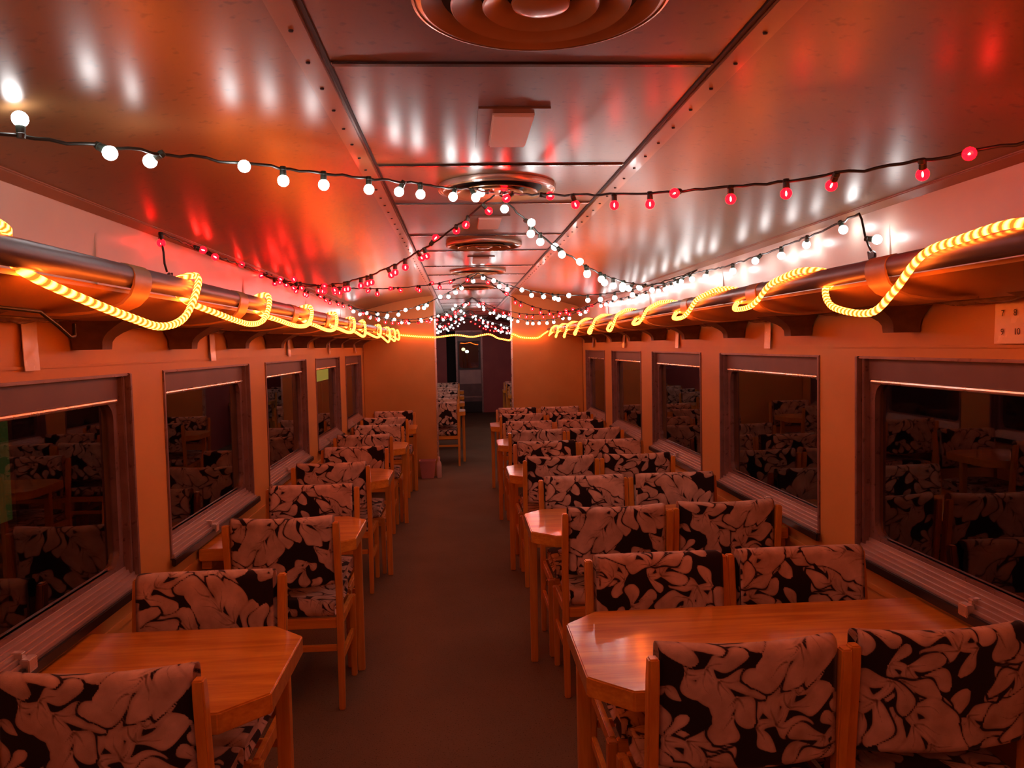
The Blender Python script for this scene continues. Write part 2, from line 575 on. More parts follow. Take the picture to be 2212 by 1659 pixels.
# rear end behind the viewer and the far section
struct('wall_back', MB().box(-HW, HW, Y0 - 0.06, Y0, 0, ZC).mesh('wall_back', M['wall']), 'cream end wall behind the viewpoint', 'wall')
for sg in (-1, 1):
    nm = 'wall_far_left' if sg < 0 else 'wall_far_right'
    x0, x1 = sorted((sg * HW, sg * (HW + 0.1)))
    struct(nm, MB().box(x0, x1, YP + 0.06, YE, 0, ZT).mesh(nm, M['maroon']), 'maroon %s wall of the far section' % ('left' if sg < 0 else 'right'), 'wall')

# far end wall: opening for the recess (left) and the door
b = MB()
b.box(-HW, -0.505, YE, YE + 0.08, 0, ZC)
b.box(0.345, HW, YE, YE + 0.08, 0, ZC)
b.box(-0.505, 0.345, YE, YE + 0.08, 1.98, ZC)
struct('wall_end', b.mesh('wall_end', M['maroon']), 'maroon end wall around the far door', 'wall')
struct('wall_recess', MB().box(-0.6, -0.27, YE + 0.35, YE + 0.4, 0, 2.0).mesh('wall_recess', M['dark']), 'black recess left of the far door', 'wall')

def rounded_rect(x0, x1, z0, z1, r, n=6):
    pts = []
    for cx, cz, a0 in ((x1 - r, z1 - r, 0), (x0 + r, z1 - r, 90), (x0 + r, z0 + r, 180), (x1 - r, z0 + r, 270)):
        for i in range(n + 1):
            a = math.radians(a0 + 90 * i / n)
            pts.append((cx + r * math.cos(a), cz + r * math.sin(a)))
    return pts

def plate_with_hole(outer, inner, place, thick):
    """ring plate between a rectangle (x0,x1,z0,z1) and a rounded rectangle; place(u, v, w) gives world coordinates"""
    x0, x1, z0, z1 = outer
    n = len(inner)
    out = []
    cx = sum(q[0] for q in inner) / n
    cz = sum(q[1] for q in inner) / n
    for u, v in inner:
        du, dv = u - cx, v - cz
        k = min((x1 - cx) / du if du > 1e-9 else ((x0 - cx) / du if du < -1e-9 else 1e9), (z1 - cz) / dv if dv > 1e-9 else ((z0 - cz) / dv if dv < -1e-9 else 1e9))
        out.append((cx + du * k, cz + dv * k))
    # push in the true corners
    corners = [(x1, z1), (x0, z1), (x0, z0), (x1, z0)]
    for c in corners:
        i = min(range(n), key=lambda j: (out[j][0] - c[0]) ** 2 + (out[j][1] - c[1]) ** 2)
        out[i] = c
    b = MB()
    vs = [place(u, v, 0) for u, v in inner] + [place(u, v, 0) for u, v in out] + [place(u, v, thick) for u, v in inner] + [place(u, v, thick) for u, v in out]
    fs = []
    for i in range(n):
        j = (i + 1) % n
        fs += [(i, j, n + j, n + i), (2 * n + i, 3 * n + i, 3 * n + j, 2 * n + j), (i, 2 * n + i, 2 * n + j, j), (n + i, n + j, 3 * n + j, 3 * n + i)]
    return b.add(vs, fs)

# far door
d = tag(link('door_1', plate_with_hole((-0.245, 0.325, 1.02, 1.95), rounded_rect(-0.215, 0.285, 1.07, 1.72, 0.09), lambda u, v, w: (u, YE + 0.03 + w, v), 0.03).box(-0.245, 0.325, YE + 0.03, YE + 0.06, 0.02, 1.02).mesh('door', M['door_panel'])), 'grey far end door with rounded window', 'door', kind='structure')
link('door_glass', MB().box(-0.22, 0.29, YE + 0.042, YE + 0.048, 1.06, 1.73).mesh('door_glass', M['glass']), d)
link('window_gasket', plate_with_hole((-0.235, 0.305, 1.05, 1.74), rounded_rect(-0.205, 0.275, 1.08, 1.71, 0.09), lambda u, v, w: (u, YE + 0.024 + w, v), 0.008).mesh('gasket', M['black_gloss']), d)
f = MB()
f.box(-0.285, -0.245, YE - 0.01, YE + 0.07, 0, 1.99)
f.box(0.325, 0.365, YE - 0.01, YE + 0.07, 0, 1.99)
f.box(-0.245, 0.325, YE - 0.01, YE + 0.07, 1.95, 1.99)
link('door_frame', f.mesh('door_frame', M['aluminium']), d)
link('kick_ledge', MB().box(-0.24, 0.32, YE + 0.0, YE + 0.03, 0.36, 0.40).mesh('kick_ledge', M['aluminium'], bevel=0.006), d)
link('kick_plate', MB().box(-0.24, 0.32, YE + 0.02, YE + 0.03, 0.03, 0.27).mesh('kick_plate', M['black_gloss']), d)
po = tag(link('notice', MB().box(-0.20, 0.315, YE + 0.018, YE + 0.0295, 0.70, 1.03).mesh('notice', M['poster'])), 'pale glossy notice sheet fixed under the far door window', 'notice')

# ------------------------------------------------------------------ windows
def make_window(sg, k, y0, y1, num, label):
    """a metal window set into the side wall; local frame u along y, v up, w outward"""
    place = lambda u, v, w: (sg * (HW + 0.035 + w), u, v)
    def bx(w0, w1, u0, u1, v0, v1, b):
        xs = sorted((sg * (HW + w0), sg * (HW + w1)))
        b.box(xs[0], xs[1], u0, u1, v0, v1)
    fr = MB()
    bx(-0.006, 0.07, y0, y0 + 0.020, ZS + 0.01, ZH, fr)
    bx(-0.006, 0.07, y1 - 0.020, y1, ZS + 0.01, ZH, fr)
    bx(-0.002, 0.07, y0 + 0.020, y1 - 0.020, ZH - 0.010, ZH, fr)
    bx(0.012, 0.07, y0 + 0.020, y0 + 0.040, ZS + 0.03, ZH - 0.01, fr)
    bx(0.012, 0.07, y1 - 0.040, y1 - 0.020, ZS + 0.03, ZH - 0.01, fr)
    w = link('window_%d' % num, fr.mesh('window_frame', M['aluminium'], bevel=0.003))
    tag(w, label, 'window', kind='structure')
    tr = MB()
    bx(0.030, 0.042, y0 + 0.04, y1 - 0.04, 1.435, ZH - 0.01, tr)
    link('transom_panel', tr.mesh('transom_panel', M['transom']), w)
    sash = plate_with_hole((y0 + 0.04, y1 - 0.04, 0.80, 1.437), rounded_rect(y0 + 0.075, y1 - 0.075, 0.842, 1.425, 0.06), place, 0.022)
    link('sash', sash.mesh('sash', M['aluminium'], smooth=0.5), w)
    rb = MB()
    xs = sg * (HW + 0.026)
    rb.tube([(xs, y0 + 0.075, 1.432), (xs, y1 - 0.075, 1.432)], 0.0085, 10)
    link('transom_rail', rb.mesh('transom_rail', M['pale_metal'], smooth=0.6), w)
    gl = MB()
    bx(0.052, 0.056, y0 + 0.045, y1 - 0.045, 0.81, 1.435, gl)
    link('pane', gl.mesh('pane', M['glass']), w)
    # stepped, grooved sill sloping up to the sash
    steps = [(-0.016, 0.762)]
    n = 5
    for i in range(n):
        a, z = -0.016 + 0.058 * i / n, 0.766 + 0.062 * i / n
        steps += [(a, z + 0.004), (a + 0.0012, z + 0.0125), (a + 0.0066, z + 0.0135), (a + 0.0080, z + 0.004)]
    steps += [(0.046, 0.842), (0.07, 0.842), (0.07, 0.758)]
    pr = [(sg * (HW + a), z) for a, z in steps]
    link('sill', MB().prism(pr, y0 + 0.005, y1 - 0.005).mesh('sill', M['sill']), w)
    rub = MB()
    bx(-0.030, -0.014, y0 - 0.025, y1 + 0.03, 0.735, 0.768, rub)
    link('sill_edging', rub.mesh('sill_edging', M['black_gloss'], bevel=0.004), w)
    yl = (y0 + y1) / 2 - (0.05 if sg > 0 else 0.13)
    la = MB()
    bx(-0.034, -0.008, yl - 0.022, yl + 0.022, 0.752, 0.790, la)
    bx(-0.010, 0.022, yl - 0.012, yl + 0.012, 0.786, 0.806, la)
    link('latch', la.mesh('latch', M['pale_metal'], bevel=0.003), w)

ORD = ['nearest', 'second', 'third', 'fourth', 'farthest']
num = 1
for sg in (-1, 1):
    for k, (a, c) in enumerate(WIN):
        side = 'left' if sg < 0 else 'right'
        lab = 'dark metal-framed window on the %s wall beside the viewpoint' % side if k == 0 else '%s dark metal-framed window on the %s wall' % (ORD[k - 1], side)
        make_window(sg, k, a, c, num, lab)
        num += 1

# ------------------------------------------------------------------ ceiling fans (round vents) and light panels
def ring_mesh(r0, r1, z0, z1, zin):
    return MB().lathe([(r0, z0), (r1, z1), (r1 - 0.006, z1 - 0.010), (r0 + 0.006, zin), (r0, z0)], 64)
def make_vent(y, label):
    t = thing('ceiling_vent', label, 'ceiling vent', (0, y, ZC), 0, 'round vents along the ceiling')
    R = 0.232
    link('outer_ring', MB().lathe([(R + 0.004, -0.001), (R, -0.016), (R - 0.014, -0.022), (R - 0.055, -0.004), (R - 0.055, -0.001)], 72, close=True).mesh('outer_ring', M['fan_ring'], smooth=0.7), t)
    link('rim', MB().lathe([(R + 0.007, -0.001), (R + 0.007, -0.010), (R + 0.003, -0.0185), (R - 0.002, -0.020), (R - 0.002, -0.001)], 72, close=True).mesh('rim', M['fan_rim'], smooth=0.7), t)
    link('well', MB().lathe([(0.001, -0.002), (R - 0.05, -0.002), (R - 0.05, -0.008), (0.001, -0.006)], 64, close=True).mesh('well', M['dark']), t)
    for i, (ra, rb) in enumerate(((0.110, 0.162), (0.062, 0.104))):
        link('cone', MB().lathe([(ra, -0.008), (rb, -0.030), (rb + 0.003, -0.027), (ra + 0.004, -0.005)], 64, close=True).mesh('cone', M['fan_ring'], smooth=0.7), t)
    link('hub', MB().lathe([(0.0005, -0.034), (0.03, -0.033), (0.052, -0.026), (0.054, -0.020), (0.03, -0.006), (0.0005, -0.006)], 48).mesh('hub', M['fan_ring'], smooth=0.7), t)
for k, nm in enumerate(['round bronze vent cut off by the top of the picture', 'round bronze ceiling vent where the nearest light strings cross', 'third nearest round bronze ceiling vent, behind the second light panel', 'fourth nearest round bronze ceiling vent, where the strings cross again', 'fifth nearest round bronze ceiling vent, short of the partition']):
    make_vent(1.43 + CP * k, nm)

def make_panel(y, label):
    t = thing('ceiling_light', label, 'ceiling light', (0, y, ZC), 0, 'square unlit ceiling lights')
    fr = MB()
    a, c, h = 0.098, 0.205, 0.007
    ia, ic = 0.058, 0.165
    fr.add([(-a, -c, -0.001), (a, -c, -0.001), (a, c, -0.001), (-a, c, -0.001), (-a, -c, -h), (a, -c, -h), (a, c, -h), (-a, c, -h), (-ia, -ic, -h), (ia, -ic, -h), (ia, ic, -h), (-ia, ic, -h), (-ia, -ic, -0.001), (ia, -ic, -0.001), (ia, ic, -0.001), (-ia, ic, -0.001)],
           [(0, 1, 5, 4), (1, 2, 6, 5), (2, 3, 7, 6), (3, 0, 4, 7), (4, 5, 9, 8), (5, 6, 10, 9), (6, 7, 11, 10), (7, 4, 8, 11), (8, 9, 13, 12), (9, 10, 14, 13), (10, 11, 15, 14), (11, 8, 12, 15)])
    link('frame', fr.mesh('frame', M['ceiling']), t)
    link('diffuser', MB().box(-ia, ia, -ic, ic, -0.016, -0.001).mesh('diffuser', M['diffuser'], bevel=0.004), t)
for k, nm in enumerate(['nearest square ceiling light with pale diffuser in a wide frame', 'second nearest square ceiling light with pale diffuser', 'third nearest square ceiling light with pale diffuser', 'fourth nearest square ceiling light with pale diffuser']):
    make_panel(2.305 + CP * k, nm)

# ------------------------------------------------------------------ luggage racks
RX, RZ, RR = 0.935, 1.778, 0.0265
def make_rack(sg):
    side = 'left' if sg < 0 else 'right'
    t = thing('luggage_rack', 'long luggage rack with metal tube rail above the %s windows' % side, 'luggage rack', (sg * HW, 4.0, 1.65))
    o = Vector((sg * HW, 4.0, 1.65))
    ye = YP - 0.03
    def L(me, name):
        link(name, me, t, -o)
    L(MB().tube([(sg * RX, Y0 + 0.02, RZ), (sg * RX, ye, RZ)], RR, 24).mesh('rail', M['rail_metal'], smooth=0.7), 'rail')
    # curved tray from the wall to just under the rail
    pts = []
    for i in range(13):
        u = i / 12
        x = 1.345 - (1.345 - 0.965) * u
        z = 1.704 + 0.039 * u - 0.024 * math.sin(PI * u)
        pts.append((sg * x, z))
    th = [(x, z + 0.010) for x, z in reversed(pts)]
    L(MB().prism(pts + th, Y0 + 0.02, ye).mesh('tray', M['tray'], smooth=0.6), 'tray')
    # scalloped crumpled edging hanging along the wall side of the tray
    n = 240
    vs, fs = [], []
    y_ = lambda i: Y0 + 0.05 + (ye - Y0 - 0.1) * i / n
    rnd = random.Random(5 + sg)
    for i in range(n + 1):
        y = y_(i)
        ph = ((y - 2.48) / 0.79) % 1.0
        drop = 0.004 + 0.018 * math.sin(PI * ph) ** 2 + rnd.uniform(-0.004, 0.004)
        xo = 1.30 + rnd.uniform(-0.006, 0.006)
        for q in ((xo + 0.02, 1.716), (xo - 0.014, 1.708 - drop * 0.5), (xo + 0.004, 1.706 - drop), (xo + 0.016, 1.704 - drop * 0.5)):
            vs.append((sg * q[0], y, q[1]))
    for i in range(n):
        for k in range(4):
            fs.append((i * 4 + k, i * 4 + (k + 1) % 4, (i + 1) * 4 + (k + 1) % 4, (i + 1) * 4 + k))
    L(MB().add(vs, fs).mesh('edging', M['foil'], smooth=True), 'edging')
    # wide straps round the rail that run back under the tray
    y = (1.03 if sg < 0 else 1.07)
    first = None
    while y < ye - 0.1:
        pr = []
        r = RR + 0.003
        for i in range(5):                             # outer skin: over the rail, down the aisle side, back beneath
            a = math.radians(125 - i * 31)
            pr.append((RX - r * math.cos(a) if True else 0, RZ + r * math.sin(a)))
        pr = [(x, z) for x, z in pr]
        tail = [(RX - 0.0275, RZ - 0.022), (RX - 0.018, RZ - 0.046), (RX + 0.002, RZ - 0.066), (RX + 0.035, RZ - 0.080), (RX + 0.08, RZ - 0.088), (RX + 0.14, RZ - 0.092), (RX + 0.22, RZ - 0.088)]
        outer = pr[:5] + tail
        inner = [(x + 0.0 if i < 10 else x, z) for i, (x, z) in enumerate(outer)]
        path = [Vector((x, z)) for x, z in outer]
        off = []
        for i, q in enumerate(path):
            a = path[max(i - 1, 0)]
            c = path[min(i + 1, len(path) - 1)]
            tt = (c - a).normalized()
            off.append(q + Vector((tt.y, -tt.x)) * -0.006)
        poly = [(sg * q.x, q.y) for q in path] + [(sg * q.x, q.y) for q in reversed(off)]
        L(MB().prism(poly, y - 0.048, y + 0.048).mesh('strap', M['strap'], smooth=0.6), 'strap')
        y += 0.855
    # cast brackets on the wall
    y = 0.90
    while y < ye - 0.1:
        b = MB()
        s = sg
        lv = [(1.612, 0.066, 1.262), (1.636, 0.070, 1.260), (1.650, 0.082, 1.252), (1.664, 0.108, 1.235), (1.680, 0.150, 1.205), (1.698, 0.205, 1.165), (1.706, 0.215, 1.160)]
        vs, fs = [], []
        for z, w, xi in lv:
            vs += [(s * xi, y - w / 2, z), (s * 1.352, y - w / 2, z), (s * 1.352, y + w / 2, z), (s * xi, y + w / 2, z)]
        for i in range(len(lv) - 1):
            fs += [(i * 4 + k, i * 4 + (k + 1) % 4, i * 4 + 4 + (k + 1) % 4, i * 4 + 4 + k) for k in range(4)]
        fs += [(3, 2, 1, 0), tuple((len(lv) - 1) * 4 + k for k in range(4))]
        b.add(vs, fs)
        L(b.mesh('bracket', M['bracket'], smooth=0.7), 'bracket')
        y += 0.79
make_rack(-1)
make_rack(1)
w = MB().tube([(-1.10, 1.46, 1.700), (-1.05, 1.56, 1.692), (-1.03, 1.66, 1.688), (-1.03, 1.73, 1.660), (-1.035, 1.79, 1.637), (-1.05, 1.84, 1.640), (-1.06, 1.86, 1.668)], 0.004, 8)
tag(link('loose_wire', w.mesh('loose_wire', M['cable'], smooth=True)), 'dark loose wire looping down from the left luggage rack', 'wire')

# ------------------------------------------------------------------ rope light: wound on both rails and strung across the gangway
def catmull(P, n):
    out = []
    P = [Vector(q) for q in P]
    for i in range(len(P) - 1):
        p0, p1, p2, p3 = P[max(i - 1, 0)], P[i], P[i + 1], P[min(i + 2, len(P) - 1)]
        for k in range(n):
            t = k / n
            out.append(0.5 * ((2 * p1) + (-p0 + p2) * t + (2 * p0 - 5 * p1 + 4 * p2 - p3) * t * t + (-p0 + 3 * p1 - 3 * p2 + p3) * t ** 3))
    out.append(P[-1])
    return out
pts = []
# left rail, from the viewer to the partition: each turn comes from under the rail, hangs in a loop, goes up and over
turns = [(-0.95, -0.16, .08), (-0.15, 0.64, .08), (0.65, 1.19, .085), (1.47, 2.272, .105), (2.285, 3.085, .075), (3.11, 3.935, .060), (3.945, 4.70, .062), (4.71, 5.47, .058), (5.49, 6.05, .075), (6.22, 7.25, .07), (7.30, 8.12, .105), (8.16, 8.75, .09), (8.76, 9.30, .07)]
for (a, c, dip) in turns:
    L_ = c - a
    x = -RX
    pts += [(x - 0.030, a - 0.03, RZ + 0.024), (x - 0.036, a - 0.005, RZ - 0.010), (x - 0.006, a + 0.01, RZ - 0.038),
            (x + 0.030, a + 0.16 * L_, RZ - 0.034 - dip * 0.38), (x + 0.046, a + 0.36 * L_, RZ - 0.030 - dip * 0.68),
            (x + 0.052, a + 0.56 * L_, RZ - 0.012 - dip), (x + 0.052, a + 0.76 * L_, RZ - 0.012 - dip * 0.72),
            (x + 0.042, a + 0.93 * L_, RZ - 0.002), (x + 0.020, c, RZ + 0.038)]
    if c == 1.19:                                  # this turn lies along the top of the rail before going under
        pts += [(x + 0.008, 1.29, RZ + 0.042), (x - 0.006, 1.39, RZ + 0.040)]
pts += [(-0.93, 9.42, 1.77), (-0.89, 9.50, 1.757), (-0.709, 9.515, 1.738), (-0.50, 9.515, 1.722), (-0.455, 9.50, 1.722), (-0.215, 9.49, 1.743), (-0.017, 9.49, 1.718), (0.184, 9.49, 1.746), (0.30, 9.49, 1.695), (0.40, 9.495, 1.672), (0.448, 9.50, 1.668), (0.470, 9.51, 1.70), (0.483, 9.515, 1.742), (0.585, 9.518, 1.700), (0.70, 9.518, 1.688), (0.80, 9.515, 1.690), (0.87, 9.49, 1.735)]
tr = [(8.70, 9.25, .06), (8.05, 8.62, .09), (7.35, 7.95, .10), (6.55, 7.25, .085), (5.75, 6.45, .09), (4.90, 5.62, .085), (4.03, 4.80, .06), (3.12, 3.89, .06), (2.34, 3.02, .055), (1.40, 2.27, .112), (0.55, 1.36, .09), (-0.25, 0.5, .09), (-1.05, -0.3, .09)]
for (a, c, dip) in tr:
    L_ = c - a
    x = RX
    pts += [(x + 0.030, c + 0.03, RZ + 0.022), (x + 0.034, c + 0.01, RZ - 0.012), (x + 0.004, c - 0.01, RZ - 0.036),
            (x - 0.036, c - 0.16 * L_, RZ - 0.030 - dip * 0.55), (x - 0.052, c - 0.42 * L_, RZ - 0.006 - dip),
            (x - 0.050, c - 0.54 * L_, RZ - 0.010 - dip * 0.55), (x - 0.042, c - 0.66 * L_, RZ + 0.004),
            (x - 0.030, c - 0.80 * L_, RZ + 0.024), (x - 0.010, a + 0.06 * L_, RZ + 0.036)]
path = catmull(pts, 7)
NR = 8
rb = MB().tube(path, 0.0094, NR)
me = rb.mesh('rope_light', M['rope'], smooth=True)
at = me.attributes.new('twist', 'FLOAT', 'POINT')
acc, vals = 0.0, []
for i, q in enumerate(path):
    if i:
        acc += (q - path[i - 1]).length
    for k in range(NR):
        a = 2 * PI * k / NR
        vals.append(acc / 0.024 * 2 * PI + (a if k < NR else 0))
vals += [0.0] * (len(me.vertices) - len(vals))
at.data.foreach_set('value', vals)
tag(link('rope_light', me), 'glowing orange rope light wound along both luggage rails and across the gangway', 'rope light')

# ------------------------------------------------------------------ upholstery: woven leaf pattern kept as point fields
TW, TH, SCALE = 0.42, 0.36, 1.22
def leaf_lobes():
    """acanthus leaves: each is a curved midrib with paired, forward-leaning round-ended lobes"""
    leaves = []
    def leaf(bx, by, ang, bend, ln, n, ll, lw):
        x, y = bx, by
        L = []
        for i in range(n + 1):
            u = i / n
            th = math.radians(ang + bend * u)
            size = 0.66 + 0.50 * math.sin(PI * min(1, u * 0.95 + 0.08))
            lean = 72 - 42 * u
            if i == n:
                L.append((x, y, th, ll * .95, lw * 1.1, 1.5))
            else:
                L.append((x, y, math.radians(ang + bend * (u + .5 / n)), ln / n * 1.5, lw * (.55 - .2 * u), 0.))
                for s in (1, -1):
                    L.append((x, y, th + s * math.radians(lean), ll * size, lw * size * 1.02, -s * 3.2))
            x += math.cos(th) * ln / n
            y += math.sin(th) * ln / n
        leaves.append(L)
    leaf(.02, .32, -15, -80, .16, 4, .085, .025)
    leaf(.41, .03, 165, 70, .11, 3, .070, .022)
    leaf(.27, .34, 10, 80, .13, 3, .074, .023)
    leaf(.12, .13, 215, -80, .12, 3, .070, .022)
    leaf(.262, .235, 100, 70, .06, 2, .060, .018)
    leaf(.30, .20, -5, 120, .16, 4, .080, .026)
    leaf(.20, .345, 170, -60, .10, 3, .064, .021)
    leaf(.175, .02, 100, 45, .19, 4, .105, .029)
    leaf(.20, .02, 60, -70, .18, 4, .095, .027)
    return leaves
def leaf_pattern(s, t):
    s = s + .006 * np.sin(t * 70 + s * 25)
    t = t + .005 * np.sin(s * 83 - t * 20)
    s = np.mod(s, TW)
    t = np.mod(t, TH)
    best = np.full(s.shape, 1.)
    edge = np.full(s.shape, 1.)
    vein = np.full(s.shape, 1.)
    for L in leaf_lobes():
        for ox in (-TW, 0, TW):
            for oy in (-TH, 0, TH):
                D = np.full(s.shape, 1.)
                Vn = np.full(s.shape, 1.)
                for bx, by, a, l, w, c in L:
                    ca, sa = math.cos(a), math.sin(a)
                    x = s - bx - ox
                    y = t - by - oy
                    q = x * ca + y * sa
                    r = -x * sa + y * ca - c * q * q
                    u = np.clip(q / l, 1e-4, .9999)
                    hw = w * (.20 + .80 * np.sin(np.pi * u ** 1.5) ** .75) if c else w * (1 - .3 * u)
                    d = np.abs(r) - hw
                    d = np.where(q < 0, np.hypot(q, r) - .2 * w, d)
                    d = np.where(q > l * .97, np.hypot(q - l * .97, np.maximum(np.abs(r) - w * .3, 0)) - .002, d)
                    D = np.minimum(D, d)
                    Vn = np.minimum(Vn, np.abs(r) + .004 * u + np.where((q < 0) | (u > (.66 if c else .98)), .02, 0))
                ins = D < 0
                edge = np.where(ins, -D, np.minimum(edge, np.abs(D)))
                vein = np.where(ins, Vn, vein)
                best = np.minimum(best, D)
    return best, edge, vein

def padded(name, half_w, prof, place, s0, t0, mirror=False, nu=None):
    """closed padded cushion: a profile loop [(p, q)] swept across its width with rounded ends.
    place(x, p, q) -> local coordinates. The pattern runs round the profile by arc length."""
    nv = len(prof)
    P = np.array(prof)
    cen = P.mean(0)
    seg = np.hypot(*(np.roll(P, -1, 0) - P).T)
    arc = np.concatenate([[0], np.cumsum(seg)[:-1]])
    inner = np.linspace(-half_w + .014, half_w - .014, nu)
    xs, sc = [], []
    for k in range(5):
        a = k / 4 * PI / 2
        xs.append(-half_w + .014 * (1 - math.sin(a)))
        sc.append(1 - .020 * (1 - math.cos(PI / 2 - a)) / .03)
    xs = xs[:-1] + list(inner) + [-x for x in reversed(xs[:-1])]
    sc = sc[:-1] + [1.0] * nu + list(reversed(sc[:-1]))
    n = len(xs)
    V = np.zeros((n, nv, 3))
    S = np.zeros((n, nv))
    T = np.zeros((n, nv))
    mind = min(np.ptp(P[:, 0]), np.ptp(P[:, 1]))
    for i, (x, k) in enumerate(zip(xs, sc)):
        shrink = (1 - k) * .022
        d = P - cen
        ln = np.maximum(np.abs(d), 1e-9)
        Q = P - np.sign(d) * np.minimum(np.abs(d), shrink)
        for j in range(nv):
            V[i, j] = place(x, Q[j, 0], Q[j, 1])
        S[i] = (-x if mirror else x) + s0
        T[i] = arc + t0
    vs = V.reshape(-1, 3)
    fs = []
    for i in range(n - 1):
        for j in range(nv):
            jj = (j + 1) % nv
            fs.append((i * nv + j, i * nv + jj, (i + 1) * nv + jj, (i + 1) * nv + j))
    fs.append(tuple(range(nv - 1, -1, -1)))
    fs.append(tuple((n - 1) * nv + j for j in range(nv)))
    me = bpy.data.meshes.new(name)
    me.from_pydata([tuple(q) for q in vs], [], fs)
    me.materials.append(M['fabric'])
    best, edge, vein = leaf_pattern(S.ravel() / SCALE, T.ravel() / SCALE)
    for nm, arr in (('leaf', best), ('edge', edge), ('vein', vein)):
        a = me.attributes.new(nm, 'FLOAT', 'POINT')
        a.data.foreach_set('value', np.ascontiguousarray(arr, dtype=np.float32))
    bm = bmesh.new()
    bm.from_mesh(me)
    bmesh.ops.recalc_face_normals(bm, faces=bm.faces)
    bm.to_mesh(me)
    bm.free()
    me.shade_smooth()
    return me

def stadium(w, h, r, step):
    """rounded rectangle loop, starting at the bottom of the +p side and running up it"""
    pts = []
    def line(a, c):
        n = max(1, int(math.hypot(c[0] - a[0], c[1] - a[1]) / step))
        for i in range(n):
            pts.append((a[0] + (c[0] - a[0]) * i / n, a[1] + (c[1] - a[1]) * i / n))
    def arc(cx, cy, a0):
        n = max(3, int(r * PI / 2 / step))
        for i in range(n):
            a = math.radians(a0 + 90 * i / n)
            pts.append((cx + r * math.cos(a), cy + r * math.sin(a)))
    line((w, r), (w, h - r)); arc(w - r, h - r, 0)
    line((w - r, h), (r, h)); arc(r, h - r, 90)
    line((0, h - r), (0, r)); arc(r, r, 180)
    line((r, 0), (w - r, 0)); arc(w - r, r, 270)
    return pts

STEP = 0.0042
def back_place(x, p, q):
    bulge = -0.026 * (1 - (x / 0.22) ** 2)
    return (x, 0.004 + bulge + p - 0.05 * q + 0.018, 0.552 + q + 0.006 * (x / .22) ** 2)
def seat_place(x, p, q):
    # p runs across the depth, q is height; the front edge rolls down
    crown = 0.012 * (1 - (x / 0.215) ** 2) * min(1, max(0, q / .05))
    return (x, 0.040 + p, 0.408 + q + crown)
BACKS, SEATS = [], []
for i, (s0, t0, mi) in enumerate(((0.02, 0.30, False), (0.215, 0.21, False), (0.10, 0.02, True))):
    BACKS.append(padded('backrest', 0.222, stadium(0.058, 0.312, 0.024, STEP), back_place, s0, t0, mi, 104))
    SEATS.append(padded('seat', 0.214, stadium(0.375, 0.068, 0.028, STEP), seat_place, s0 + .1, t0 + .1, mi, 92))

def leg_mesh(name, stations, wx):
    b = MB()
    vs, fs = [], []
    for z, y0, y1, w in stations:
        vs += [(-w / 2, y0, z), (w / 2, y0, z), (w / 2, y1, z), (-w / 2, y1, z)]
    n = len(stations)
    for i in range(n - 1):
        for k in range(4):
            fs.append((i * 4 + k, i * 4 + (k + 1) % 4, i * 4 + 4 + (k + 1) % 4, i * 4 + 4 + k))
    fs += [(3, 2, 1, 0), tuple((n - 1) * 4 + k for k in range(4))]
    return b.add(vs, fs).mesh(name, M['chair_wood'], bevel=0.004)
ME = {}
ME['back_leg'] = leg_mesh('leg', [(0, 0.008, 0.036, 0.026), (0.20, 0.014, 0.048, 0.028), (0.42, 0.020, 0.060, 0.028), (0.55, 0.016, 0.054, 0.028), (0.80, -0.010, 0.026, 0.028), (0.845, -0.012, 0.018, 0.026)], 0)
ME['front_leg'] = leg_mesh('leg', [(0, 0.365, 0.395, 0.026), (0.40, 0.360, 0.400, 0.030)], 0)
ME['rail_back'] = MB().box(-0.222, 0.222, 0.026, 0.048, 0.365, 0.408).mesh('seat_rail', M['rail_wood'], bevel=0.003)
ME['rail_front'] = MB().box(-0.222, 0.222, 0.372, 0.394, 0.362, 0.405).mesh('seat_rail', M['rail_wood'], bevel=0.003)
ME['rail_side'] = MB().box(-0.010, 0.010, 0.048, 0.372, 0.362, 0.405).mesh('seat_rail', M['chair_wood'], bevel=0.003)
ME['str_back'] = MB().box(-0.222, 0.222, 0.022, 0.040, 0.262, 0.290).mesh('stretcher', M['rail_wood'], bevel=0.003)
ME['str_side'] = MB().box(-0.009, 0.009, 0.036, 0.372, 0.205, 0.240).mesh('stretcher', M['chair_wood'], bevel=0.003)

def make_chair():
    t = thing('dining_chair', 'chair', 'chair')
    link('seat', SEATS[0], t)
    link('backrest', BACKS[0], t)
    for s in (-1, 1):
        link('leg', ME['back_leg'], t, (s * 0.237, 0, 0))
        link('leg', ME['front_leg'], t, (s * 0.237, 0, 0))
        link('seat_rail', ME['rail_side'], t, (s * 0.232, 0, 0))
        link('stretcher', ME['str_side'], t, (s * 0.235, 0, 0))
    link('seat_rail', ME['rail_back'], t)
    link('seat_rail', ME['rail_front'], t)
    link('stretcher', ME['str_back'], t)
    return t
chair0 = make_chair()
chair_used = [0]
def place_chair(x, y, rz, label, group):
    i = chair_used[0]
    chair_used[0] += 1
    if i == 0:
        r = chair0
    else:
        r = chair0.copy()
        COL.objects.link(r)
        for ch in chair0.children:
            c = ch.copy()
            COL.objects.link(c)
            c.parent = r
    for c in r.children:
        if c.name.startswith('seat') and not c.name.startswith('seat_rail'):
            c.data = SEATS[i % 3]
        elif c.name.startswith('backrest'):
            c.data = BACKS[(i * 2 + i // 4) % 3]
    r.location = (x, y, 0)
    r.rotation_euler = (0, 0, rz)
    r['label'] = label
    r['group'] = group
    return r

